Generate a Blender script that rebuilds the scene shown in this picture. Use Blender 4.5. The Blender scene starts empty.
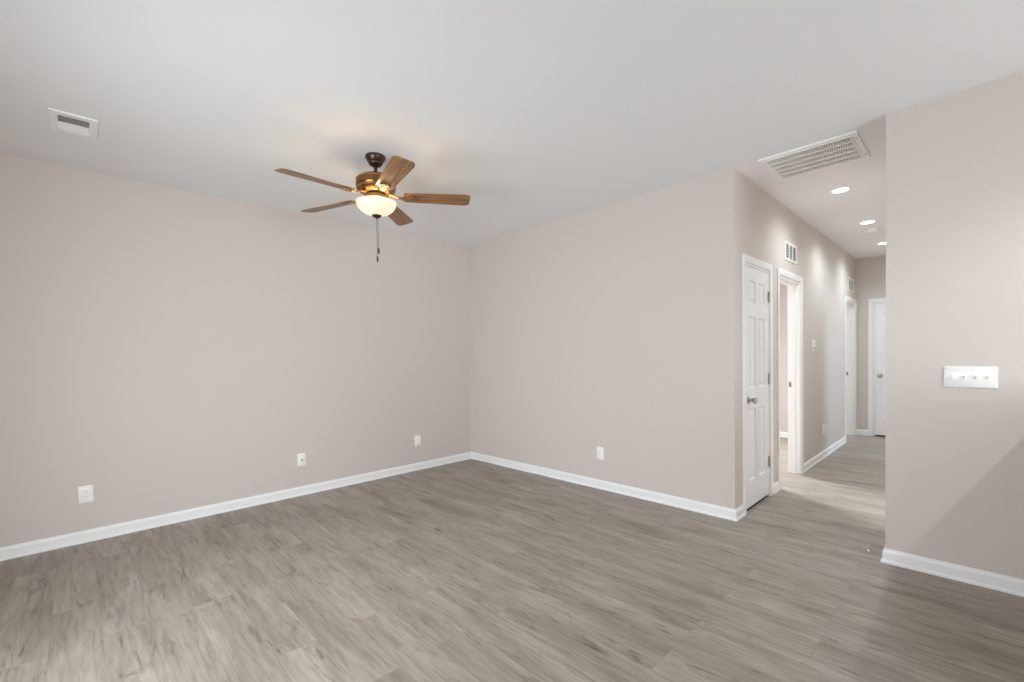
import bpy, bmesh, math, random
from mathutils import Vector, Matrix
random.seed(4)
S = bpy.context.scene
C = S.collection
PI = math.pi

# ------------------------------------------------------------------ camera
YAW, PITCH, ROLL = 0.7956801, -0.0245922, -0.0178669
CAM = Vector((-3.650616, -4.596085, 1.309145))
F_PX, SX, SY = 449.27034, 4.60257, 27.20535
cy, sy, cp, sp = math.cos(YAW), math.sin(YAW), math.cos(PITCH), math.sin(PITCH)
fwd = Vector((cy*cp, sy*cp, sp)); rgt = Vector((sy, -cy, 0)); up = rgt.cross(fwd)
r2 = math.cos(ROLL)*rgt + math.sin(ROLL)*up
u2 = -math.sin(ROLL)*rgt + math.cos(ROLL)*up
cam_d = bpy.data.cameras.new('camera'); cam = bpy.data.objects.new('camera', cam_d); C.objects.link(cam)
M = Matrix((r2, u2, -fwd)).transposed().to_4x4(); M.translation = CAM
cam.matrix_world = M
cam_d.sensor_width = 36; cam_d.sensor_fit = 'HORIZONTAL'
cam_d.lens = F_PX/1024*36; cam_d.shift_x = -SX/1024; cam_d.shift_y = SY/1024
cam_d.clip_start = 0.05
S.camera = cam

# ------------------------------------------------------------------ world, light, exposure
S.view_settings.view_transform = 'Standard'; S.view_settings.look = 'None'
S.view_settings.gamma = 1; S.view_settings.use_curve_mapping = False
S.view_settings.exposure = 0.12
S.cycles.max_bounces = 16; S.cycles.diffuse_bounces = 12
w = bpy.data.worlds.new('World'); S.world = w; w.use_nodes = True
w.node_tree.nodes['Background'].inputs[0].default_value = (0.80, 0.88, 1.0, 1)
w.node_tree.nodes['Background'].inputs[1].default_value = 1.2

def area(name, loc, direction, sx_, sy_, power, col, spread=180):
    l = bpy.data.lights.new(name, 'AREA'); l.shape = 'RECTANGLE'; l.size = sx_; l.size_y = sy_
    l.energy = power; l.color = col; l.spread = math.radians(spread)
    o = bpy.data.objects.new(name, l); C.objects.link(o); o.location = loc
    o.rotation_euler = Vector(direction).to_track_quat('-Z', 'Y').to_euler()
    return o
# added daylight lamps just outside the glass of added windows, all out of view
DAY = (0.885, 0.955, 1.0)
area('added_daylight_living', (-4.80, -2.85, 1.22), (1, 0.42, -0.22), 1.6, 1.2, 66, DAY, 136)
area('added_daylight_patio', (-2.2, -8.72, 1.15), (0, 1, 0), 2.8, 2.0, 124, DAY)
area('added_daylight_kitchen', (-6.72, -6.3, 1.5), (1, 0, 0), 1.4, 1.2, 7, DAY)
area('added_daylight_bedroom', (3.15, 0.02, 1.60), (-0.46, -1, -0.38), 1.1, 1.0, 104, (0.88, 0.95, 1.0), 95)
area('added_daylight_hall_side', (3.72, -6.02, 1.3), (0, 1, 0), 0.9, 1.3, 32, (0.72, 0.88, 1.0))
area('added_daylight_far_room', (5.5, 0.02, 1.5), (-0.1, -1, 0), 1.0, 1.2, 70, (0.80, 0.92, 1.0))

# ------------------------------------------------------------------ dimensions (metres)
H = 2.74; W = 3.2876; L = 5.0691; R = 0.1109; W2 = 4.2129; T = 0.115
XW = -4.66        # wall with the added living window, left of the camera
XK = -6.6; YK = -8.6

# ------------------------------------------------------------------ materials
def mat(name, col, rough=0.5, metal=0.0, bump=None, spec=0.5, **kw):
    m = bpy.data.materials.new(name); m.use_nodes = True
    nt = m.node_tree; b = nt.nodes['Principled BSDF']
    b.inputs['Base Color'].default_value = (*col, 1); b.inputs['Roughness'].default_value = rough
    b.inputs['Metallic'].default_value = metal; b.inputs['Specular IOR Level'].default_value = spec
    for k, v in kw.items(): b.inputs[k.replace('_', ' ')].default_value = v
    if bump:
        sc, st, dist = bump
        tc = nt.nodes.new('ShaderNodeTexCoord'); n = nt.nodes.new('ShaderNodeTexNoise')
        n.inputs['Scale'].default_value = sc; n.inputs['Detail'].default_value = 3
        bp = nt.nodes.new('ShaderNodeBump'); bp.inputs['Strength'].default_value = st; bp.inputs['Distance'].default_value = dist
        nt.links.new(tc.outputs['Object'], n.inputs['Vector']); nt.links.new(n.outputs['Fac'], bp.inputs['Height'])
        nt.links.new(bp.outputs['Normal'], b.inputs['Normal'])
    return m
def lin(r, g, b):
    f = lambda c: (c/255/12.92) if c/255 <= 0.04045 else ((c/255+0.055)/1.055)**2.4
    return (f(r), f(g), f(b))
M_WALL = mat('greige_wall_paint', lin(214, 205.5, 200), 0.75, bump=(160, 0.10, 0.002), spec=0.25)
M_CEIL = mat('white_ceiling_paint', lin(239, 240, 241), 0.9, bump=(60, 0.22, 0.004), spec=0.1)
M_CEILH = mat('hall_ceiling_light_tint', lin(244, 240, 241), 0.9, bump=(60, 0.2, 0.004), spec=0.1)  # tint puts the hall's light and exposure difference into the ceiling colour
M_TRIM = mat('white_trim_paint', lin(246, 247, 247), 0.35)
M_DOOR = mat('white_door_paint', lin(244, 245, 247), 0.38)
M_PLAST = mat('white_plastic', lin(250, 249, 247), 0.3)
M_VENT = mat('white_enamelled_metal', lin(246, 244, 242), 0.4)
M_DARK = mat('dark_slot', lin(60, 58, 56), 0.8)
M_DUCT = mat('duct_shadow_grey', lin(84, 78, 74), 0.8)
M_DUCT_LIGHT = mat('pale_duct_grey', lin(176, 174, 171), 0.8)
M_CHAIN = mat('antique_brass_chain', lin(90, 76, 58), 0.4, 0.8)
M_NICKEL = mat('satin_nickel', lin(182, 178, 172), 0.36, 1.0)
M_BRONZE = mat('dark_bronze', lin(84, 66, 53), 0.32, 0.85)
M_MOTOR = mat('brushed_bronze', lin(128, 96, 62), 0.26, 0.9)
M_BRASS = mat('antique_brass', lin(176, 138, 88), 0.28, 0.9)
M_GAP_SHADE = mat('gap_shade_black', lin(20, 20, 20), 0.9)  # black for the shade under the doors, put in as strips

def emit(name, col, st):
    m = bpy.data.materials.new(name); m.use_nodes = True; nt = m.node_tree
    b = nt.nodes['Principled BSDF']; b.inputs['Base Color'].default_value = (*col, 1)
    b.inputs['Emission Color'].default_value = (*col, 1); b.inputs['Emission Strength'].default_value = st
    return m
M_LED = emit('led_lens', (1.0, 0.97, 0.93), 9)
M_BULB = emit('warm_bulb', (1.0, 0.80, 0.55), 4)

def bowl_glass():
    m = bpy.data.materials.new('lit_alabaster_glass'); m.use_nodes = True; nt = m.node_tree
    b = nt.nodes['Principled BSDF']; b.inputs['Roughness'].default_value = 0.25
    tc = nt.nodes.new('ShaderNodeTexCoord'); n = nt.nodes.new('ShaderNodeTexNoise'); n.inputs['Scale'].default_value = 9
    n.inputs['Detail'].default_value = 4
    rp = nt.nodes.new('ShaderNodeValToRGB')
    rp.color_ramp.elements[0].color = (1.0, 0.76, 0.50, 1); rp.color_ramp.elements[1].color = (1.0, 0.86, 0.64, 1)
    rp.color_ramp.elements[0].position = 0.35; rp.color_ramp.elements[1].position = 0.62
    nt.links.new(tc.outputs['Object'], n.inputs['Vector']); nt.links.new(n.outputs['Fac'], rp.inputs['Fac'])
    b.inputs['Base Color'].default_value = (0.45, 0.40, 0.33, 1)
    nt.links.new(rp.outputs['Color'], b.inputs['Emission Color']); b.inputs['Emission Strength'].default_value = 0.72
    return m
M_BOWL = bowl_glass()

def pane_glass():
    m = bpy.data.materials.new('clear_pane'); m.use_nodes = True; nt = m.node_tree
    nt.nodes.remove(nt.nodes['Principled BSDF'])
    t = nt.nodes.new('ShaderNodeBsdfTransparent'); g = nt.nodes.new('ShaderNodeBsdfGlossy'); g.inputs['Roughness'].default_value = 0.02
    mx = nt.nodes.new('ShaderNodeMixShader'); mx.inputs[0].default_value = 0.07
    nt.links.new(t.outputs[0], mx.inputs[1]); nt.links.new(g.outputs[0], mx.inputs[2])
    nt.links.new(mx.outputs[0], nt.nodes['Material Output'].inputs[0])
    return m
M_GLASS = pane_glass()

def floor_mat():
    m = bpy.data.materials.new('grey_oak_vinyl_plank'); m.use_nodes = True; nt = m.node_tree; N = nt.nodes; K = nt.links
    b = N['Principled BSDF']
    def nd(t, **kw):
        n = N.new(t)
        for k, v in kw.items(): setattr(n, k, v)
        return n
    tc = nd('ShaderNodeTexCoord'); sep = nd('ShaderNodeSeparateXYZ'); K.new(tc.outputs['Object'], sep.inputs[0])
    # planks run along world Y
    cmb = nd('ShaderNodeCombineXYZ'); K.new(sep.outputs['Y'], cmb.inputs['X']); K.new(sep.outputs['X'], cmb.inputs['Y'])
    br = nd('ShaderNodeTexBrick'); br.offset = 0.37; br.offset_frequency = 2; br.squash = 1.0
    br.inputs['Color1'].default_value = (0, 0, 0, 1); br.inputs['Color2'].default_value = (1, 1, 1, 1)
    br.inputs['Mortar'].default_value = (0.5, 0.5, 0.5, 1)
    br.inputs['Scale'].default_value = 1.0; br.inputs['Mortar Size'].default_value = 0.0009
    br.inputs['Mortar Smooth'].default_value = 0.4
    br.inputs['Brick Width'].default_value = 1.22; br.inputs['Row Height'].default_value = 0.18
    K.new(cmb.outputs[0], br.inputs['Vector'])
    rnd = nd('ShaderNodeRGBToBW'); K.new(br.outputs['Color'], rnd.inputs[0])
    # stretched coordinates, shifted plank by plank
    def stretched(kx, ky, off):
        sh = nd('ShaderNodeMath', operation='MULTIPLY'); sh.inputs[1].default_value = off; K.new(rnd.outputs[0], sh.inputs[0])
        mx = nd('ShaderNodeMath', operation='MULTIPLY'); mx.inputs[1].default_value = kx; K.new(sep.outputs['X'], mx.inputs[0])
        my = nd('ShaderNodeMath', operation='MULTIPLY'); my.inputs[1].default_value = ky; K.new(sep.outputs['Y'], my.inputs[0])
        c = nd('ShaderNodeCombineXYZ'); K.new(mx.outputs[0], c.inputs['X']); K.new(my.outputs[0], c.inputs['Y']); K.new(sh.outputs[0], c.inputs['Z'])
        return c
    def noise(vec, sc, det, rough, dist=0.0):
        n = nd('ShaderNodeTexNoise'); n.inputs['Scale'].default_value = sc; n.inputs['Detail'].default_value = det
        n.inputs['Roughness'].default_value = rough; n.inputs['Distortion'].default_value = dist
        K.new(vec.outputs[0], n.inputs['Vector']); return n
    def ramp(src, stops):
        r = nd('ShaderNodeValToRGB'); e = r.color_ramp.elements
        while len(e) < len(stops): e.new(0.5)
        for i, (p, c) in enumerate(stops):
            e[i].position = p; e[i].color = (*c, 1) if isinstance(c, tuple) else (c, c, c, 1)
        K.new(src, r.inputs['Fac']); return r
    def mix(mode, fac, a, bb):
        x = nd('ShaderNodeMix', data_type='RGBA', blend_type=mode)
        if isinstance(fac, float): x.inputs[0].default_value = fac
        else: K.new(fac, x.inputs[0])
        K.new(a, x.inputs[6])
        if isinstance(bb, tuple): x.inputs[7].default_value = (*bb, 1)
        else: K.new(bb, x.inputs[7])
        return x.outputs[2]
    broad = noise(stretched(8.0, 1.2, 11.0), 1.0, 4, 0.55, 0.6)
    col = ramp(broad.outputs['Fac'], [(0.30, lin(140, 130, 119)), (0.50, lin(158, 149, 139)), (0.70, lin(172, 164, 155))]).outputs['Color']
    fine = noise(stretched(64, 5.0, 19.0), 1.0, 5, 0.6, 0.3)
    fr = ramp(fine.outputs['Fac'], [(0.30, 0.66), (0.50, 0.97), (0.70, 1.14)])
    col = mix('MULTIPLY', 0.8, col, fr.outputs['Color'])
    crack = noise(stretched(20, 3.2, 13.0), 1.0, 6, 0.62, 1.3)
    cr = ramp(crack.outputs['Fac'], [(0.29, 0.42), (0.37, 0.82), (0.45, 1.0)])
    col = mix('MULTIPLY', 0.9, col, cr.outputs['Color'])
    knot = noise(stretched(11, 6.0, 7.0), 1.0, 3, 0.7, 0.8)
    kr = ramp(knot.outputs['Fac'], [(0.24, 0.45), (0.30, 0.85), (0.35, 1.0)])
    col = mix('MULTIPLY', 0.85, col, kr.outputs['Color'])
    tone = ramp(rnd.outputs[0], [(0.0, (0.97, 0.965, 0.96)), (0.5, (1.0, 0.998, 0.995)), (1.0, (1.03, 1.03, 1.035))])
    col = mix('MULTIPLY', 1.0, col, tone.outputs['Color'])
    seam = nd('ShaderNodeMath', operation='MULTIPLY'); seam.inputs[1].default_value = 0.45; K.new(br.outputs['Fac'], seam.inputs[0])
    col = mix('MIX', seam.outputs[0], col, lin(92, 82, 74))
    K.new(col, b.inputs['Base Color'])
    b.inputs['Roughness'].default_value = 0.42; b.inputs['Specular IOR Level'].default_value = 0.35
    bp = nd('ShaderNodeBump'); bp.inputs['Strength'].default_value = 0.12; bp.inputs['Distance'].default_value = 0.002
    K.new(fine.outputs['Fac'], bp.inputs['Height']); K.new(bp.outputs['Normal'], b.inputs['Normal'])
    return m
M_FLOOR = floor_mat()

def blade_wood():
    m = bpy.data.materials.new('walnut_fan_blade'); m.use_nodes = True; nt = m.node_tree; K = nt.links
    b = nt.nodes['Principled BSDF']; b.inputs['Roughness'].default_value = 0.38
    tc = nt.nodes.new('ShaderNodeTexCoord'); mp = nt.nodes.new('ShaderNodeMapping'); mp.inputs['Scale'].default_value = (2.2, 34, 34)
    n = nt.nodes.new('ShaderNodeTexNoise'); n.inputs['Scale'].default_value = 1.6; n.inputs['Detail'].default_value = 5; n.inputs['Distortion'].default_value = 0.5
    rp = nt.nodes.new('ShaderNodeValToRGB')
    rp.color_ramp.elements[0].color = (*lin(98, 64, 38), 1); rp.color_ramp.elements[1].color = (*lin(176, 130, 80), 1)
    rp.color_ramp.elements[0].position = 0.32; rp.color_ramp.elements[1].position = 0.7
    K.new(tc.outputs['Object'], mp.inputs[0]); K.new(mp.outputs[0], n.inputs['Vector']); K.new(n.outputs['Fac'], rp.inputs['Fac']); K.new(rp.outputs[0], b.inputs['Base Color'])
    return m
M_BLADE = blade_wood()

# ------------------------------------------------------------------ builders
def tag(o, label=None, cat=None, group=None, kind=None):
    if label: o['label'] = label
    if cat: o['category'] = cat
    if group: o['group'] = group
    if kind: o['kind'] = kind
    return o
def empty(name, loc, rot=(0, 0, 0)):
    o = bpy.data.objects.new(name, None); o.empty_display_size = 0.05; C.objects.link(o)
    o.location = loc; o.rotation_euler = rot; return o
def obj(name, bm, m, parent=None, loc=None, smooth=False, bevel=0, seg=2):
    bmesh.ops.recalc_face_normals(bm, faces=bm.faces)
    me = bpy.data.meshes.new(name); bm.to_mesh(me); bm.free(); me.materials.append(m)
    o = bpy.data.objects.new(name, me); C.objects.link(o)
    if parent: o.parent = parent
    if loc is not None: o.location = loc
    if smooth:
        for p in me.polygons: p.use_smooth = True
        try: me.set_sharp_from_angle(angle=math.radians(35))
        except Exception: pass
    if bevel:
        md = o.modifiers.new('bevel', 'BEVEL'); md.width = bevel; md.segments = seg; md.limit_method = 'ANGLE'
        md.harden_normals = False
    return o
def box(bm, x0, x1, y0, y1, z0, z1):
    v = [bm.verts.new(p) for p in ((x0,y0,z0),(x1,y0,z0),(x1,y1,z0),(x0,y1,z0),(x0,y0,z1),(x1,y0,z1),(x1,y1,z1),(x0,y1,z1))]
    for f in ((0,3,2,1),(4,5,6,7),(0,1,5,4),(1,2,6,5),(2,3,7,6),(3,0,4,7)): bm.faces.new([v[i] for i in f])
def boxes(*bs):
    bm = bmesh.new()
    for b_ in bs: box(bm, *b_)
    return bm
def loft(bm, rings, closed_ring=True, cap=True):
    vs = [[bm.verts.new(p) for p in r] for r in rings]
    n = len(rings[0])
    for a, b_ in zip(vs, vs[1:]):
        for i in range(n if closed_ring else n-1):
            bm.faces.new((a[i], a[(i+1) % n], b_[(i+1) % n], b_[i]))
    if cap: bm.faces.new(vs[0][::-1]); bm.faces.new(vs[-1])
def lathe(bm, prof, n=48, c=(0, 0, 0)):
    rows = []
    for r, z in prof:
        if r < 1e-6: rows.append([bm.verts.new((c[0], c[1], c[2]+z))])
        else: rows.append([bm.verts.new((c[0]+r*math.cos(2*PI*i/n), c[1]+r*math.sin(2*PI*i/n), c[2]+z)) for i in range(n)])
    for a, b_ in zip(rows, rows[1:]):
        for i in range(n):
            j = (i+1) % n
            if len(a) == 1 and len(b_) == 1: continue
            if len(a) == 1: bm.faces.new((a[0], b_[j], b_[i]))
            elif len(b_) == 1: bm.faces.new((a[i], a[j], b_[0]))
            else: bm.faces.new((a[i], a[j], b_[j], b_[i]))
def struct(name, bm, m, label=None, cat=None, **kw):
    return tag(obj(name, bm, m, **kw), label, cat, kind='structure')
# mitred strip along a wall run: pts are XY corner points at the wall face, side = +1/-1 which way the room lies
BASE = [(0, 0), (0.020, 0), (0.020, 0.010), (0.016, 0.017), (0.0125, 0.019), (0.0125, 0.066), (0.010, 0.073), (0.0065, 0.078), (0.005, 0.087), (0, 0.087)]
def strip(bm, pts, side, prof=BASE, trim0=None, trim1=None):
    rings = []
    for i, p in enumerate(pts):
        p = Vector(p)
        dirs = []
        if i > 0: dirs.append((p-Vector(pts[i-1])).normalized())
        if i < len(pts)-1: dirs.append((Vector(pts[i+1])-p).normalized())
        ns = [Vector((-d.y, d.x))*side for d in dirs]
        if len(ns) == 1: m = ns[0]
        else:
            m = ns[0]+ns[1]; m = m/(m.dot(ns[0]))
        rings.append([(p.x+m.x*a, p.y+m.y*a, z) for a, z in prof])
    loft(bm, rings)

# ------------------------------------------------------------------ the shell
D1 = (0.225, 0.845); D2 = (1.135, 1.880); D3 = (4.285, 4.985); HEAD = 2.045
D4 = (-4.135, -3.505)                       # end door, in Y
SIDE = (3.25, 4.15)                         # opening in the hidden right wall of the hall
# floor: one slab under everything
struct('floor', boxes((-6.8, 6.6, -8.8, 0.2, -0.06, 0.0)), M_FLOOR, 'grey-brown wood-look plank floor running through room and hall', 'floor')
bm = bmesh.new()   # room ceiling with the front edge of the hall following the opening
def slab(bm, poly, z0, z1): loft(bm, [[(x, y, z0) for x, y in poly], [(x, y, z1) for x, y in poly]])
slab(bm, [(-6.8, -8.8), (-R, -8.8), (-R, -W2), (-0.004, -4.06), (0, -W), (0, 0.2), (-6.8, 0.2)], H, H+0.06)
struct('ceiling', bm, M_CEIL, 'white textured ceiling over the living room', 'ceiling')
bm = bmesh.new()
slab(bm, [(-R, -8.8), (6.6, -8.8), (6.6, 0.2), (0, 0.2), (0, -W), (-0.004, -4.06), (-R, -W2)], H, H+0.06)
struct('ceiling_hall', bm, M_CEILH, 'hallway ceiling with recessed lights, light difference put into its warm white', 'ceiling')

struct('wall_left', boxes((XW-T, 0, 0, T, 0, H)), M_WALL, 'long greige wall on the left with three outlets', 'wall')
struct('wall_back', boxes((0, T, -W+T, 0.0, 0, H)), M_WALL, 'greige wall with one outlet facing the camera', 'wall')
# hall left wall with closet door, bedroom doorway and far doorway
bm = bmesh.new()
xs = [0, D1[0], D1[1], D2[0], D2[1], D3[0], D3[1], L]
for a, b_ in ((0, 1), (2, 3), (4, 5), (6, 7)): box(bm, xs[a], xs[b_], -W, -W+T, 0, H)
for d in (D1, D2, D3): box(bm, d[0], d[1], -W, -W+T, HEAD, H)
struct('wall_hall_left', bm, M_WALL, 'greige hallway wall with closet door and two doorways', 'wall')
bm = boxes((L, L+T, D4[1], -W+T, 0, H), (L, L+T, -W2-T, D4[0], 0, H), (L, L+T, D4[0], D4[1], HEAD, H))
struct('wall_hall_end', bm, M_WALL, 'greige wall closing the far end of the hallway', 'wall')
bm = boxes((-R+T, SIDE[0], -W2-T, -W2, 0, H), (SIDE[1], L, -W2-T, -W2, 0, H), (SIDE[0], SIDE[1], -W2-T, -W2, HEAD, H))
struct('wall_hall_right', bm, M_WALL, 'greige hallway wall behind the foreground wall', 'wall')
bm = boxes((-R, -R+T, YK, -W2, 0, H))
struct('wall_right', bm, M_WALL, 'greige foreground wall on the right with the switch plate', 'wall')
# window wall beside the camera, kitchen shell behind it
WY = (-3.70, -2.00); WZ = (0.55, 1.88)
bm = boxes((XW-T, XW, -4.9, WY[0], 0, H), (XW-T, XW, WY[1], 0, 0, H), (XW-T, XW, WY[0], WY[1], 0, WZ[0]), (XW-T, XW, WY[0], WY[1], WZ[1], H),
           (XK-T, XW, -4.9, -4.9+T, 0, H))
struct('wall_window_side', bm, M_WALL, 'greige wall with the added living room window', 'wall')
KY = (-7.0, -5.6); KZ = (0.9, 2.1)
bm = boxes((XK-T, XK, YK, KY[0], 0, H), (XK-T, XK, KY[1], -4.9, 0, H), (XK-T, XK, KY[0], KY[1], 0, KZ[0]), (XK-T, XK, KY[0], KY[1], KZ[1], H))
struct('wall_kitchen_side', bm, M_WALL, 'greige wall with the added kitchen window', 'wall')
PX = (-3.6, -0.8)
bm = boxes((XK-T, PX[0], YK-T, YK, 0, H), (PX[1], -R+T, YK-T, YK, 0, H), (PX[0], PX[1], YK-T, YK, 2.15, H))
struct('wall_front', bm, M_WALL, 'greige wall with the added patio door behind the camera', 'wall')
# rooms off the hall
BX = 4.10
bwx = (2.55, 3.75)
bm = boxes((0, bwx[0], 0, T, 0, H), (bwx[1], 4.95, 0, T, 0, H), (6.05, 6.4, 0, T, 0, H), (4.95, 6.05, 0, T, 0, 0.9), (4.95, 6.05, 0, T, 2.1, H), (bwx[0], bwx[1], 0, T, 0, 0.9), (bwx[0], bwx[1], 0, T, 2.1, H))
struct('wall_bedroom_north', bm, M_WALL, 'greige outer wall of the rooms off the hall', 'wall')
struct('wall_bedroom_east', boxes((BX, BX+T, -W+T, 0, 0, H)), M_WALL, 'greige bedroom wall seen through the near doorway', 'wall')
struct('wall_closet', boxes((1.0, 1.0+T*0.8, -W+T, 0, 0, H)), M_WALL, 'greige partition behind the closet', 'wall')
struct('wall_far_room', boxes((6.4, 6.4+T, -W+T, 0, 0, H), (L+T, 6.4, -W, -W+T, 0, H)), M_WALL, 'greige wall of the far room', 'wall')
struct('wall_side_room', boxes((2.4, 2.4+T, -5.9, -W2-T, 0, H), (L, L+T, -5.9, -W2-T, 0, H), (2.4, 3.2, -5.9-T, -5.9, 0, H),
       (4.25, L+T, -5.9-T, -5.9, 0, H), (3.2, 4.25, -5.9-T, -5.9, 0, 0.6), (3.2, 4.25, -5.9-T, -5.9, 2.0, H)), M_WALL, 'greige walls of the room right of the hall', 'wall')
struct('wall_end_room', boxes((L+T+0.9, L+T+0.9+T, -W2-T, -W, 0, H), (L+T, L+T+0.9, -W2-T, -W2, 0, H)), M_WALL, 'greige walls of the closet behind the end door', 'wall')
# half wall added out of view to explain the right wall's diagonal shadow
struct('wall_half_added', boxes((-2.5, -R, -5.055, -4.955, 0, 1.05)), M_WALL, 'low greige half wall, added out of view for its diagonal shadow', 'wall')
struct('trim_1', boxes((-2.53, -R, -5.085, -4.925, 1.05, 1.08)), M_TRIM, 'white cap on the added half wall', 'trim', bevel=0.004)

# ------------------------------------------------------------------ baseboards
def baseboard(name, runs, label):
    bm = bmesh.new()
    for pts, side in runs: strip(bm, pts, side)
    struct(name, bm, M_TRIM, label, 'baseboard')
g = 0.0
CW = 0.060
baseboard('baseboard_left', [([(XW, 0), (0, 0)], -1)], 'white baseboard along the left wall')
baseboard('baseboard_back', [([(0, 0), (0, -W), (D1[0]-CW, -W)], -1)], 'white baseboard along the wall facing the camera')
baseboard('baseboard_hall_left', [([(D1[1]+CW, -W), (D2[0]-CW, -W)], -1), ([(D2[1]+CW, -W), (D3[0]-CW, -W)], -1)], 'white baseboard along the hallway wall')
baseboard('baseboard_hall_end', [([(L, -W), (L, D4[1]+CW)], -1)], 'white baseboard on the end wall of the hall')
baseboard('baseboard_right', [([(SIDE[0]-CW, -W2), (-R, -W2), (-R, -4.955)], -1)], 'white baseboard along the foreground wall')
baseboard('baseboard_bedroom', [([(BX, 0), (BX, -W+T)], -1), ([(1.092, -W+T), (1.092, 0), (BX, 0)], -1)], 'white baseboard in the room behind the near doorway')

# ------------------------------------------------------------------ doors
# local frame for a door in a wall: s along the wall, t out of the wall into the hall, z up.
CAS = [(0.004, -0.001), (0.004, 0.009), (0.012, 0.012), (0.040, 0.016), (0.052, 0.017), (CW, 0.013), (CW, -0.001)]
def casing(bm, s0, s1, z1):
    rings = [[(s0-d, t, 0) for d, t in CAS], [(s0-d, t, z1+d) for d, t in CAS], [(s1+d, t, z1+d) for d, t in CAS], [(s1+d, t, 0) for d, t in CAS]]
    loft(bm, rings)
def panel_face(bm, s0, s1, z0, z1, t, rects):
    # raised-panel door face on plane t, outward +t
    xs_ = sorted({s0, s1, *[r[0] for r in rects], *[r[1] for r in rects]})
    zs_ = sorted({z0, z1, *[r[2] for r in rects], *[r[3] for r in rects]})
    for a, b_ in zip(xs_, xs_[1:]):
        for c, d in zip(zs_, zs_[1:]):
            if any(abs(a-r[0]) < 1e-6 and abs(b_-r[1]) < 1e-6 and c >= r[2]-1e-6 and d <= r[3]+1e-6 for r in rects): continue
            bm.faces.new([bm.verts.new(p) for p in ((a, t, c), (b_, t, c), (b_, t, d), (a, t, d))])
    for r in rects:
        loops = []
        for ins, dep in ((0, 0), (0.006, -0.002), (0.014, -0.009), (0.026, -0.009), (0.045, -0.003)):
            loops.append([bm.verts.new(p) for p in ((r[0]+ins, t+dep, r[2]+ins), (r[1]-ins, t+dep, r[2]+ins), (r[1]-ins, t+dep, r[3]-ins), (r[0]+ins, t+dep, r[3]-ins))])
        for a, b_ in zip(loops, loops[1:]):
            for i in range(4): bm.faces.new((a[i], a[(i+1) % 4], b_[(i+1) % 4], b_[i]))
        bm.faces.new(loops[-1])
def leaf(s0, s1, z0, z1, tf, th=0.035, st=0.1, mu=0.085):
    bm = bmesh.new()
    w_ = (s1-s0-2*st-mu)/2
    cols = [(s0+st, s0+st+w_), (s1-st-w_, s1-st)]
    rows = [(0.235, 0.845), (1.010, 1.615), (1.715, 1.915)]
    rects = [(a, b_, c, d) for a, b_ in cols for c, d in rows]
    panel_face(bm, s0, s1, z0, z1, tf, rects)
    tb = tf-th
    for f in (((s0,tb,z0),(s1,tb,z0),(s1,tb,z1),(s0,tb,z1)), ((s0,tb,z0),(s0,tf,z0),(s0,tf,z1),(s0,tb,z1)), ((s1,tb,z0),(s1,tf,z0),(s1,tf,z1),(s1,tb,z1)),
              ((s0,tb,z0),(s1,tb,z0),(s1,tf,z0),(s0,tf,z0)), ((s0,tb,z1),(s1,tb,z1),(s1,tf,z1),(s0,tf,z1))):
        bm.faces.new([bm.verts.new(p) for p in f])
    bmesh.ops.remove_doubles(bm, verts=bm.verts, dist=1e-5)
    return bm
def jamb(bm, s0, s1, z1, depth, stop=-0.040):
    j = 0.018
    box(bm, s0-0.0, s0+j, -depth, 0.0005, 0, z1); box(bm, s1-j, s1, -depth, 0.0005, 0, z1); box(bm, s0+j, s1-j, -depth, 0.0005, z1-j, z1)
    k = 0.010
    box(bm, s0+j, s0+j+k, stop-0.032, stop, 0, z1-j); box(bm, s1-j-k, s1-j, stop-0.032, stop, 0, z1-j); box(bm, s0+j+k, s1-j-k, stop-0.032, stop, z1-j-k, z1-j)
def tube(bm, pts, r, n=10):
    rings = []
    for i, p in enumerate(pts):
        p = Vector(p); d = (Vector(pts[min(i+1, len(pts)-1)])-Vector(pts[max(i-1, 0)])).normalized()
        a = d.cross(Vector((0, 0, 1)) if abs(d.z) < 0.9 else Vector((1, 0, 0))).normalized(); b_ = d.cross(a)
        rr = r[i] if isinstance(r, (list, tuple)) else r
        rings.append([p+a*rr*math.cos(2*PI*k/n)+b_*rr*math.sin(2*PI*k/n) for k in range(n)])
    loft(bm, rings)
def lever_knob(parent, s, z, t, ax=1):
    bm = bmesh.new()
    prof = [(0.0, 0.0), (0.033, 0.0), (0.033, 0.004), (0.028, 0.008), (0.012, 0.010), (0.011, 0.026), (0.016, 0.034), (0.026, 0.042), (0.029, 0.052), (0.026, 0.060), (0.015, 0.066), (0, 0.067)]
    lathe(bm, prof, 28)
    bmesh.ops.rotate(bm, verts=bm.verts, cent=(0, 0, 0), matrix=Matrix.Rotation(-PI/2, 3, 'X'))
    bmesh.ops.translate(bm, verts=bm.verts, vec=(s, t, z))
    return obj('door_knob', bm, M_NICKEL, parent, smooth=True)
def hinge(parent, s, z, t):
    bm = bmesh.new()
    box(bm, s-0.022, s+0.004, t-0.0005, t+0.0025, z-0.045, z+0.045)
    o = obj('hinge', bm, M_NICKEL, parent)
    bm = bmesh.new(); tube(bm, [(s+0.006, t+0.006, z-0.047), (s+0.006, t+0.006, z+0.047)], 0.006, 10)
    tube(bm, [(s+0.006, t+0.006, z+0.047), (s+0.006, t+0.006, z+0.052)], [0.004, 0.002], 8)
    obj('hinge_barrel', bm, M_NICKEL, o, smooth=True)
    return o
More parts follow.
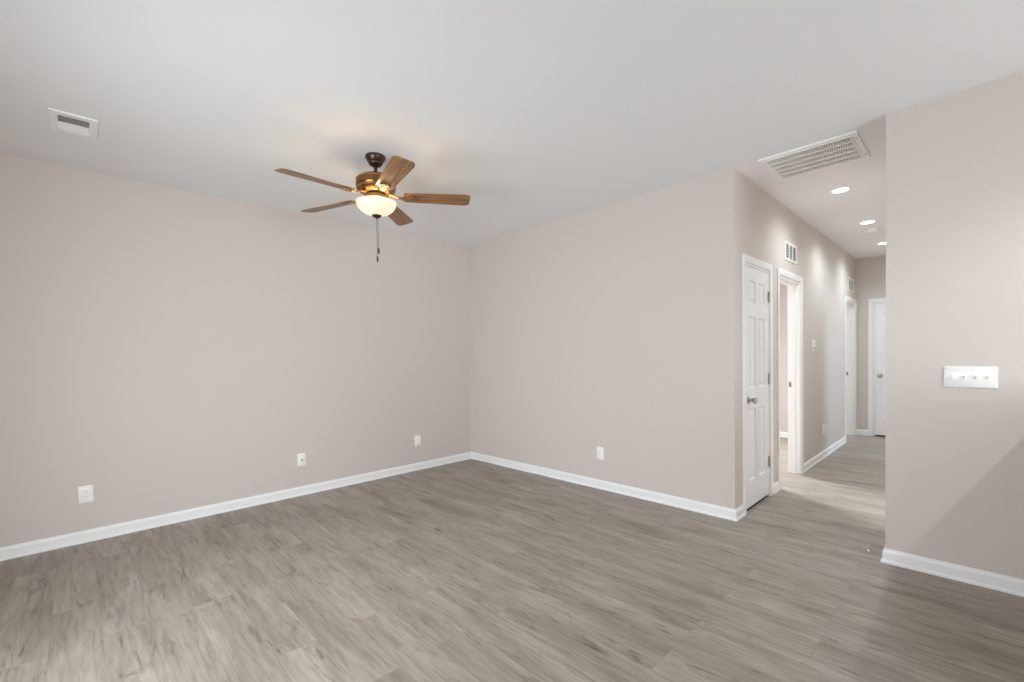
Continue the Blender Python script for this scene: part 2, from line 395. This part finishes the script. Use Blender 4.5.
# door empties: local X = s, local Y = t (towards the hall), so the hall's left wall turns by 180 degrees
def hall_door(name, loc, label):
    e = empty(name, loc, (0, 0, PI)); return tag(e, label, 'door', kind='structure')
def flip(a, b_, x0): return (x0-b_, x0-a)      # world X range -> local s range
def opening(e, s0, s1, depth=T, open_=True):
    bm = bmesh.new(); casing(bm, s0, s1, HEAD); obj('casing', bm, M_TRIM, e)
    bm = bmesh.new(); jamb(bm, s0, s1, HEAD, depth); obj('jamb', bm, M_TRIM, e)

xm = (D1[0]+D1[1])/2; s0, s1 = flip(*D1, xm)
d1 = hall_door('door_1', (xm, -W, 0), 'white six panel closet door nearest in the hallway')
opening(d1, s0, s1)
obj('door_leaf', leaf(s0+0.021, s1-0.021, 0.022, HEAD-0.022, -0.002, st=0.085, mu=0.075), M_DOOR, d1)
lever_knob(d1, s1-0.021-0.062, 0.920, -0.002)
for z in (1.808, 1.070, 0.320): hinge(d1, s0+0.020, z, 0.0)
obj('door_gap_shade', boxes((s0+0.019, s1-0.019, -0.045, -0.010, 0.0005, 0.004)), M_GAP_SHADE, d1)  # dark strip stands in for the shade under the leaf

xm = (D2[0]+D2[1])/2; s0, s1 = flip(*D2, xm)
d2 = hall_door('door_2', (xm, -W, 0), 'white cased open doorway to the bright bedroom')
opening(d2, s0, s1)
def strike(e, s_in, z):   # plate on the far jamb face
    o = obj('strike_plate', boxes((s_in-0.0005, s_in+0.002, -0.106, -0.078, z-0.030, z+0.030)), M_NICKEL, e)
    obj('strike_hole', boxes((s_in+0.0015, s_in+0.0028, -0.098, -0.086, z-0.014, z+0.014)), M_DARK, o)
strike(d2, s0+0.018, 0.960)

xm = (D3[0]+D3[1])/2; s0, s1 = flip(*D3, xm)
d3 = hall_door('door_3', (xm, -W, 0), 'white cased open doorway at the far end of the hallway')
opening(d3, s0, s1); strike(d3, s0+0.018, 0.960)

# end door: local X runs towards -Y..., local Y points to -X
ym = (D4[0]+D4[1])/2
d4 = tag(empty('door_4', (L, ym, 0), (0, 0, PI/2)), 'white panelled door closing the end of the hallway', 'door', kind='structure')
h_ = (D4[1]-D4[0])/2
opening(d4, -h_, h_)
obj('door_leaf', leaf(-h_+0.021, h_-0.021, 0.022, HEAD-0.022, -0.002, st=0.085, mu=0.075), M_DOOR, d4)
lever_knob(d4, h_-0.021-0.060, 0.930, -0.002)
obj('door_gap_shade', boxes((-h_+0.019, h_-0.019, -0.045, -0.010, 0.0005, 0.004)), M_GAP_SHADE, d4)

# ------------------------------------------------------------------ windows, all added out of view to explain the light
def window(name, loc, rz, w_, z0, z1, label, cat='window', mull=1):
    e = tag(empty(name, loc, (0, 0, rz)), label, cat, kind='structure')
    f = 0.05
    bm = boxes((-w_/2, w_/2, -0.09, -0.03, z0, z0+f), (-w_/2, w_/2, -0.09, -0.03, z1-f, z1), (-w_/2, -w_/2+f, -0.09, -0.03, z0+f, z1-f), (w_/2-f, w_/2, -0.09, -0.03, z0+f, z1-f))
    for i in range(mull):
        x = -w_/2 + w_*(i+1)/(mull+1); box(bm, x-0.025, x+0.025, -0.09, -0.03, z0+f, z1-f)
    obj('window_frame', bm, M_TRIM, e)
    obj('window_pane', boxes((-w_/2+f, w_/2-f, -0.062, -0.058, z0+f, z1-f)), M_GLASS, e)
    return e
window('added_window_1', (XW, sum(WY)/2, 0), -PI/2, WY[1]-WY[0], *WZ, 'unseen added white framed living room window')
window('added_window_2', (XK, sum(KY)/2, 0), -PI/2, KY[1]-KY[0], *KZ, 'unseen added white framed kitchen window')
window('added_window_3', (sum(PX)/2, YK, 0), 0, PX[1]-PX[0], 0.0, 2.15, 'unseen added white framed sliding patio door')
window('added_window_4', (sum(bwx)/2, 0, 0), PI, bwx[1]-bwx[0], 0.9, 2.1, 'unseen added white framed bedroom window')
window('added_window_6', (5.5, 0, 0), PI, 1.1, 0.9, 2.1, 'unseen added white framed window of the far room')
window('added_window_5', (3.725, -5.9, 0), 0, 1.05, 0.6, 2.0, 'unseen added white framed window of the room right of the hall')

# ------------------------------------------------------------------ ceiling fan
HX, HY = -2.104, -1.634
fan = tag(empty('ceiling_fan', (HX, HY, H)), 'bronze ceiling fan with five walnut blades and a lit glass bowl', 'ceiling fan')
bm = bmesh.new(); lathe(bm, [(0.0, 0), (0.066, 0), (0.068, -0.006), (0.068, -0.014), (0.064, -0.024), (0.058, -0.034), (0.048, -0.046), (0.049, -0.051), (0.046, -0.058), (0.036, -0.068), (0.022, -0.074), (0, -0.076)])
obj('canopy', bm, M_BRONZE, fan, smooth=True)
bm = bmesh.new(); lathe(bm, [(0, -0.07), (0.0125, -0.07), (0.0125, -0.118), (0.020, -0.122), (0.022, -0.140), (0, -0.142)], 24)
obj('downrod', bm, M_BRONZE, fan, smooth=True)
bm = bmesh.new(); lathe(bm, [(0, -0.138), (0.030, -0.139), (0.080, -0.142), (0.108, -0.149), (0.124, -0.158), (0.130, -0.166), (0.127, -0.170), (0.133, -0.177), (0.136, -0.190), (0.136, -0.210),
                             (0.132, -0.224), (0.127, -0.229), (0.128, -0.235), (0.116, -0.250), (0.096, -0.262), (0.070, -0.268), (0, -0.271)], 64)
mot = obj('motor_housing', bm, M_MOTOR, fan, smooth=True)
bm = bmesh.new(); lathe(bm, [(0.1290, -0.168), (0.1345, -0.1685), (0.1350, -0.175), (0.1320, -0.176)], 64); lathe(bm, [(0.1290, -0.226), (0.1350, -0.227), (0.1335, -0.235), (0.1270, -0.235)], 64)
obj('trim_ring', bm, M_BRASS, mot, smooth=True)
bm = bmesh.new(); lathe(bm, [(0, -0.268), (0.062, -0.269), (0.070, -0.275), (0.070, -0.296), (0.060, -0.304), (0.030, -0.308), (0.028, -0.330), (0, -0.332)], 40)
obj('light_fitter', bm, M_BRASS, fan, smooth=True)
# open alabaster bowl with real wall thickness
rb, zb = 0.136, -0.326
outer = [(rb*math.sin(a), zb-0.090*math.cos(a)) for a in [i*PI/2/14 for i in range(15)]]
prof = outer+[(rb+0.003, zb+0.003), (rb-0.003, zb+0.005)]+[(max(0, (rb-0.006)*math.sin(a)), zb-0.084*math.cos(a)) for a in [PI/2-i*PI/2/14 for i in range(15)]]
bm = bmesh.new(); lathe(bm, prof, 64)
obj('glass_bowl', bm, M_BOWL, fan, smooth=True)
bm = bmesh.new(); lathe(bm, [(0, -0.330), (0.004, -0.330), (0.004, -0.408), (0.026, -0.409), (0.033, -0.413), (0.032, -0.419), (0.025, -0.426), (0.014, -0.430), (0.008, -0.432), (0.004, -0.436), (0, -0.437)], 28)
obj('finial', bm, M_BRONZE, fan, smooth=True)
for k in range(3):
    a = k*2*PI/3+0.4; cx_, cy_ = 0.062*math.cos(a), 0.062*math.sin(a)
    bm = bmesh.new(); tube(bm, [(0.028*math.cos(a), 0.028*math.sin(a), -0.322), (cx_*0.7, cy_*0.7, -0.326)], 0.011, 12)
    tube(bm, [(cx_*0.7, cy_*0.7, -0.326), (cx_, cy_, -0.330), (cx_*1.35, cy_*1.35, -0.336)], [0.012, 0.019, 0.012], 14)
    obj('bulb', bm, M_BULB, fan, smooth=True)
pitch = math.radians(-12)
SAG = Matrix.Rotation(math.radians(1.4), 4, Vector((-math.sin(math.radians(135)), math.cos(math.radians(135)), 0)))   # the blade ring hangs slightly out of level
for k in range(5):
    a = math.radians(41+72*k)
    rotz = Matrix.Rotation(a, 4, 'Z')
    # blade, local X outwards, widening to a rounded tip
    bm = bmesh.new()
    out = []
    x0, x1 = 0.195, 0.662
    up_side = []
    nseg = 10
    for i in range(nseg+1):
        t = i/nseg; x = x0+(x1-0.045-x0)*t; hw = 0.056+0.014*t
        up_side.append((x, hw))
    hw = 0.070; cxr = x1-0.045
    tip = [(cxr+0.045*math.sin(PI/2*j/6), hw-0.030*(1-math.cos(PI/2*j/6))) for j in range(1, 7)]
    half = [(x0-0.008, 0.040)]+up_side+tip
    ring = half+[(x, -y) for x, y in half[::-1]]
    th = 0.003
    loft(bm, [[(x*1.0, y, -th) for x, y in ring], [(x, y, th) for x, y in ring]])
    o = obj('blade', bm, M_BLADE, fan, bevel=0.0012)
    o.matrix_local = Matrix.Translation((0, 0, -0.281)) @ SAG @ rotz @ Matrix.Rotation(pitch, 4, 'X')
    # blade iron: arm from the motor spreading into a plate under the blade
    bm = bmesh.new()
    rings = []
    for x, y, z, hw_, ht in ((0.085, 0, 0.018, 0.016, 0.005), (0.120, 0, 0.010, 0.013, 0.005), (0.150, 0, -0.004, 0.011, 0.005), (0.178, 0, -0.009, 0.016, 0.004), (0.200, 0, -0.0085, 0.030, 0.003), (0.225, 0, -0.008, 0.036, 0.003), (0.255, 0, -0.008, 0.026, 0.003), (0.275, 0, -0.008, 0.010, 0.003)):
        rings.append([(x, -hw_, z-ht), (x, hw_, z-ht), (x, hw_, z+ht), (x, -hw_, z+ht)])
    loft(bm, rings)
    br = obj('blade_bracket', bm, M_BRASS, o, bevel=0.0015)
    bm = bmesh.new()
    for sx_, sy_ in ((0.215, 0.020), (0.215, -0.020), (0.255, 0)): lathe(bm, [(0, -0.014), (0.004, -0.0135), (0.006, -0.011), (0, -0.0105)], 10, (sx_, sy_, 0))
    o2 = obj('screw', bm, M_CHAIN, br)
    o2['kind'] = 'stuff'
def chain(dx, dy, z0, z1, fob):
    bm = bmesh.new()
    n = int((z0-z1)/0.006)
    tube(bm, [(dx, dy, z0), (dx, dy, z1)], 0.0011, 6)
    for i in range(0, n, 1):
        bmesh.ops.create_icosphere(bm, subdivisions=1, radius=0.0021, matrix=Matrix.Translation((dx, dy, z0-0.006*i)))
    o = obj('pull_chain', bm, M_CHAIN, fan)
    bm = bmesh.new(); lathe(bm, [(0, z1+0.004), (0.003, z1+0.002), (0.0065, z1-0.008), (0.007, z1-0.026), (0.0045, z1-0.040), (0, z1-0.044)], 16, (dx, dy, 0))
    obj('pull_fob', bm, M_CHAIN, o, smooth=True)
chain(0.006, -0.004, -0.430, -0.642, True)
chain(0.000, 0.004, -0.430, -0.699, True)
lb = bpy.data.lights.new('fan_bulb_light', 'POINT'); lb.energy = 6.5; lb.color = (1.0, 0.74, 0.46); lb.shadow_soft_size = 0.05
lo = bpy.data.objects.new('fan_bulb_light', lb); C.objects.link(lo); lo.parent = fan; lo.location = (0, 0, -0.348)

# ------------------------------------------------------------------ supply register on the living room ceiling
def register(name, x0, x1, y0, y1, label):
    cx_, cy_ = (x0+x1)/2, (y0+y1)/2
    e = tag(empty(name, (cx_, cy_, H)), label, 'air vent')
    a, b_ = (x1-x0)/2, (y1-y0)/2; fx, fy = 0.038, 0.045
    bm = boxes((-a, a, -b_, -b_+fy, -0.010, 0), (-a, a, b_-fy, b_, -0.010, 0), (-a, -a+fx, -b_+fy, b_-fy, -0.010, 0), (a-fx, a, -b_+fy, b_-fy, -0.010, 0), (-a+fx, a-fx, -0.007, 0.007, -0.011, 0))
    obj('frame', bm, M_VENT, e, bevel=0.002)
    obj('backing', boxes((-a+fx, a-fx, -b_+fy, b_-fy, -0.0025, -0.0005)), M_DUCT_LIGHT, e)
    for s in (-1, 1):
        bm = bmesh.new(); n = 7; y_in, y_out = 0.008, b_-fy
        for i in range(n):
            y = s*(y_in+(y_out-y_in)*(i+0.5)/n); q_ = 0.006
            loft(bm, [[(x, y-s*q_, -0.0035), (x, y-s*q_+0.001, -0.0030), (x, y+s*q_+0.001, -0.0105), (x, y+s*q_, -0.0110)] for x in (-a+fx, a-fx)])
        obj('louvre_bank', bm, M_VENT, e)
    return e
register('ceiling_vent', -3.722, -3.514, -0.992, -0.690, 'small white supply vent on the living room ceiling')

# ------------------------------------------------------------------ return air grille at the mouth of the hall
gx0, gx1, gy0, gy1 = 0.0, 0.548, -4.052, -3.462
cx_, cy_ = (gx0+gx1)/2, (gy0+gy1)/2; a, b_ = (gx1-gx0)/2, (gy1-gy0)/2; f = 0.030
e = tag(empty('return_air_grille', (cx_, cy_, H)), 'large white louvred return air grille on the hallway ceiling', 'air vent')
bm = boxes((-a, a, -b_, -b_+f, -0.016, 0), (-a, a, b_-f, b_, -0.016, 0), (-a, -a+f, -b_+f, b_-f, -0.016, 0), (a-f, a, -b_+f, b_-f, -0.016, 0))
fr = obj('frame', bm, M_VENT, e, bevel=0.003)
ii = 0.012
bm = boxes((-a+f, a-f, -b_+f, -b_+f+ii, -0.020, -0.001), (-a+f, a-f, b_-f-ii, b_-f, -0.020, -0.001), (-a+f, -a+f+ii, -b_+f+ii, b_-f-ii, -0.020, -0.001), (a-f-ii, a-f, -b_+f+ii, b_-f-ii, -0.020, -0.001))
for i in range(1, 5):
    x = -a+f+ii+(2*a-2*f-2*ii)*i/5; box(bm, x-0.008, x+0.008, -b_+f+ii, b_-f-ii, -0.019, -0.003)
obj('grille_door', bm, M_VENT, e, bevel=0.0015)
obj('backing', boxes((-a+f, a-f, -b_+f, b_-f, -0.002, -0.0004)), M_DUCT, e)
bm = bmesh.new(); n = 38
for i in range(n):
    y = -b_+f+ii+(2*b_-2*f-2*ii)*(i+0.5)/n
    box(bm, -a+f+ii, a-f-ii, y-0.0028, y+0.0028, -0.0175, -0.004)
obj('louvres', bm, M_VENT, e)
for y in (-b_+f*0.5, ):
    for x in (-a+0.09, a-0.09):
        bm = bmesh.new(); lathe(bm, [(0, -0.0185), (0.005, -0.018), (0.006, -0.0155), (0, -0.0150)], 12, (x, y, 0)); obj('latch', bm, M_DUCT, e)

# ------------------------------------------------------------------ recessed lights and smoke detector
def recessed(x, y, label, power, size=2.8):
    e = tag(empty('recessed_light', (x, y, H)), label, 'ceiling light', 'recessed hallway lights')
    bm = bmesh.new(); lathe(bm, [(0.060, -0.0002), (0.092, -0.0002), (0.092, -0.003), (0.086, -0.006), (0.066, -0.006), (0.060, -0.0045), (0.060, -0.0002)], 40)
    obj('trim_ring', bm, M_TRIM, e, smooth=True)
    bm = bmesh.new(); lathe(bm, [(0, -0.0045), (0.061, -0.0042), (0.061, -0.0005), (0, -0.0005)], 40)
    obj('lens', bm, M_LED, e, smooth=True)
    l = bpy.data.lights.new('downlight', 'SPOT'); l.energy = power; l.spot_size = size; l.spot_blend = 1.0; l.color = (0.84, 0.97, 0.99); l.shadow_soft_size = 0.06
    o = bpy.data.objects.new('downlight', l); C.objects.link(o); o.parent = e; o.location = (0, 0, -0.012)
    return e
recessed(1.236, -3.753, 'recessed round hallway light nearest the return air grille', 40)
recessed(2.676, -3.753, 'recessed round hallway light next to the smoke detector', 50)
recessed(4.075, -3.740, 'recessed round hallway light nearest the end wall', 42)
def added_kitchen_can(x, y, p):  # unseen kitchen lights, added to explain the diagonal shadow on the right wall
    e = tag(empty('recessed_light', (x, y, H)), 'added recessed round kitchen light, out of view', 'ceiling light', 'added recessed kitchen lights')
    bm = bmesh.new(); lathe(bm, [(0.060, -0.0002), (0.092, -0.0002), (0.092, -0.003), (0.086, -0.006), (0.066, -0.006), (0.060, -0.0045), (0.060, -0.0002)], 32)
    obj('trim_ring', bm, M_TRIM, e, smooth=True)
    bm = bmesh.new(); lathe(bm, [(0, -0.0045), (0.061, -0.0042), (0.061, -0.0005), (0, -0.0005)], 32)
    obj('lens', bm, M_LED, e, smooth=True)
    l = bpy.data.lights.new('downlight', 'SPOT'); l.energy = p; l.spot_size = 2.6; l.spot_blend = 0.4; l.color = (0.96, 0.98, 1.0); l.shadow_soft_size = 0.03
    o = bpy.data.objects.new('downlight', l); C.objects.link(o); o.parent = e; o.location = (0, 0, -0.012)
added_kitchen_can(-1.2, -5.95, 90); added_kitchen_can(-1.2, -7.55, 45)
sd = tag(empty('smoke_detector', (3.074, -3.741, H)), 'round white smoke detector between the farther hallway lights', 'smoke detector')
bm = bmesh.new(); lathe(bm, [(0, -0.0002), (0.070, -0.0002), (0.070, -0.012), (0, -0.012)], 36); obj('base_plate', bm, M_PLAST, sd, smooth=True)
bm = bmesh.new(); lathe(bm, [(0, -0.011), (0.064, -0.011), (0.062, -0.028), (0.050, -0.036), (0.030, -0.036), (0.028, -0.040), (0, -0.041)], 36); obj('sensor_cover', bm, M_PLAST, sd, smooth=True)

# ------------------------------------------------------------------ transfer grilles above the doorways (local x along wall, y out, z up)
def wall_grille(x, z, w_, h_, bars, label):
    e = tag(empty('wall_vent', (x, -W, z), (0, 0, PI)), label, 'air vent', 'wall vents above the hallway doorways')
    a, b_ = w_/2, h_/2; f = 0.022
    bm = boxes((-a, a, 0, 0.009, -b_, -b_+f), (-a, a, 0, 0.009, b_-f, b_), (-a, -a+f, 0, 0.009, -b_+f, b_-f), (a-f, a, 0, 0.009, -b_+f, b_-f))
    for i in range(1, bars):
        xx = -a+f+(2*a-2*f)*i/bars; box(bm, xx-0.009, xx+0.009, 0.0005, 0.0085, -b_+f, b_-f)
    obj('frame', bm, M_VENT, e, bevel=0.0015)
    obj('backing', boxes((-a+f, a-f, 0.0002, 0.0012, -b_+f, b_-f)), M_DUCT, e)
    bm = bmesh.new(); n = 9
    for i in range(n):
        zz = -b_+f+(2*b_-2*f)*(i+0.5)/n
        loft(bm, [[(xx, 0.0015, zz+0.004), (xx, 0.0015, zz+0.005), (xx, 0.0075, zz-0.003), (xx, 0.0075, zz-0.004)] for xx in (-a+f, a-f)])
    obj('louvres', bm, M_VENT, e)
wall_grille(1.525, 2.312, 0.40, 0.185, 3, 'white wall vent above the near open doorway')
wall_grille(4.660, 2.300, 0.44, 0.200, 3, 'white wall vent above the far open doorway')

# ------------------------------------------------------------------ outlets, switches, thermostat
def rounded_plate(w_, h_, th=0.006):
    bm = bmesh.new()
    a, b_ = w_/2, h_/2; r = 0.004
    def rr(k):
        pts = []
        for cx2, cz2, a0 in ((a-r, b_-r, 0), (-a+r, b_-r, PI/2), (-a+r, -b_+r, PI), (a-r, -b_+r, 1.5*PI)):
            for j in range(4): pts.append((cx2+(r)*math.cos(a0+PI/2*j/3), cz2+(r)*math.sin(a0+PI/2*j/3)))
        return [(x*k[0], k[1], z*k[2]) for x, z in pts]
    loft(bm, [rr((1, 0, 1)), rr((1, th*0.5, 1)), rr(((a-0.004)/a, th, (b_-0.004)/b_))])
    return bm
def screws(e, pts):
    for x, z in pts:
        bm = bmesh.new(); lathe(bm, [(0, 0.0), (0.003, 0.0), (0.0025, 0.001), (0, 0.0012)], 10)
        bmesh.ops.rotate(bm, verts=bm.verts, cent=(0, 0, 0), matrix=Matrix.Rotation(-PI/2, 3, 'X'))
        bmesh.ops.translate(bm, verts=bm.verts, vec=(x, 0.006, z)); obj('screw', bm, M_VENT, e)
def outlet(loc, rz, label, group='wall outlets'):
    e = tag(empty('wall_outlet', loc, (0, 0, rz)), label, 'outlet', group)
    obj('cover_plate', rounded_plate(0.080, 0.125), M_PLAST, e, smooth=True)
    screws(e, [(0, 0)])
    for s in (1, -1):
        bm = bmesh.new(); n = 20
        ring = []
        for j in range(n):
            t = 2*PI*j/n; x = 0.0175*math.cos(t); z = max(-0.0135, min(0.0135, 0.0175*math.sin(t))); ring.append((x, z+s*0.0205))
        loft(bm, [[(x, 0.0055, z) for x, z in ring], [(x, 0.0078, z) for x, z in ring]])
        fc = obj('receptacle', bm, M_PLAST, e)
        bm = boxes((-0.0078, -0.0058, 0.0070, 0.0081, s*0.0205+0.000, s*0.0205+0.009), (0.0055, 0.0075, 0.0070, 0.0081, s*0.0205+0.001, s*0.0205+0.008), (-0.002, 0.002, 0.0070, 0.0081, s*0.0205-0.0095, s*0.0205-0.0055))
        obj('slots', bm, M_DARK, fc)
    return e
outlet((-3.628, 0, 0.354), PI, 'white wall outlet on the left wall, nearest the camera')
outlet((-0.803, 0, 0.347), PI, 'white wall outlet on the left wall, nearest the room corner')
outlet((0, -2.022, 0.351), PI/2, 'white wall outlet on the wall between the room corner and the hallway')
outlet((2.92, -W, 0.347), PI, 'white wall outlet low on the hallway wall')
e = tag(empty('cable_outlet', (-2.107, 0, 0.347), (0, 0, PI)), 'white cable plate with one dark jack, middle of the left wall', 'outlet', 'wall outlets')
obj('cover_plate', rounded_plate(0.078, 0.122), M_PLAST, e, smooth=True)
screws(e, [(0, 0.043), (0, -0.043)])
bm = bmesh.new(); lathe(bm, [(0, 0), (0.0085, 0), (0.0085, 0.003), (0.0055, 0.0035), (0.0055, 0.012), (0.003, 0.012), (0.003, 0.006), (0, 0.006)], 16)
bmesh.ops.rotate(bm, verts=bm.verts, cent=(0, 0, 0), matrix=Matrix.Rotation(-PI/2, 3, 'X')); bmesh.ops.translate(bm, verts=bm.verts, vec=(0, 0.006, 0))
obj('jack', bm, M_NICKEL, e, smooth=True)
# four gang switch plate
e = tag(empty('switch_plate', (-R, -4.577, 1.153), (0, 0, PI/2)), 'wide white four gang switch plate on the foreground wall', 'light switch')
obj('cover_plate', rounded_plate(0.212, 0.118, 0.007), M_PLAST, e, smooth=True)
for i, (off, st_) in enumerate(((0.069, 1), (0.023, -1), (-0.023, -1), (-0.069, -1))):
    obj('switch_frame', boxes((off-0.0052, off+0.0052, 0.0068, 0.0076, -0.0125, 0.0125)), M_VENT, e)
    bm = bmesh.new()
    # lever tilted up (st_ = 1) or down (-1)
    loft(bm, [[(off-0.004, 0.0070, -0.007), (off+0.004, 0.0070, -0.007), (off+0.004, 0.0070, 0.007), (off-0.004, 0.0070, 0.007)],
              [(off-0.0032, 0.0185, -0.003-st_*0.008), (off+0.0032, 0.0185, -0.003-st_*0.008), (off+0.0032, 0.0185, 0.003-st_*0.008), (off-0.0032, 0.0185, 0.003-st_*0.008)]])
    obj('toggle', bm, M_PLAST, e, bevel=0.0008)
    screws(e, [(off, 0.030), (off, -0.030)])
# thermostat between the doorways
e = tag(empty('thermostat', (2.43, -W, 1.385), (0, 0, PI)), 'small white thermostat on the hallway wall beyond the near doorway', 'thermostat')
obj('back_plate', rounded_plate(0.112, 0.135, 0.003), M_PLAST, e, smooth=True)
obj('housing', boxes((-0.050, 0.050, 0.0025, 0.013, -0.060, 0.060)), M_PLAST, e, bevel=0.004)
obj('display', boxes((-0.034, 0.034, 0.0125, 0.0137, -0.050, -0.020)), M_DUCT_LIGHT, e)

# ------------------------------------------------------------------ crumb of plaster on the floor by the opening
bm = bmesh.new(); bmesh.ops.create_icosphere(bm, subdivisions=2, radius=1.0)
for v in bm.verts: v.co = Vector((v.co.x*0.011, v.co.y*0.008, v.co.z*0.0045))*(1+0.25*random.uniform(-1, 1))
for v in bm.verts: v.co.z = max(v.co.z, -0.003)
o = obj('plaster_chip', bm, M_PLAST, None, (0.013, -4.113, 0.003), smooth=False)
tag(o, 'tiny white plaster chip lying on the floor by the foreground wall end', 'debris')
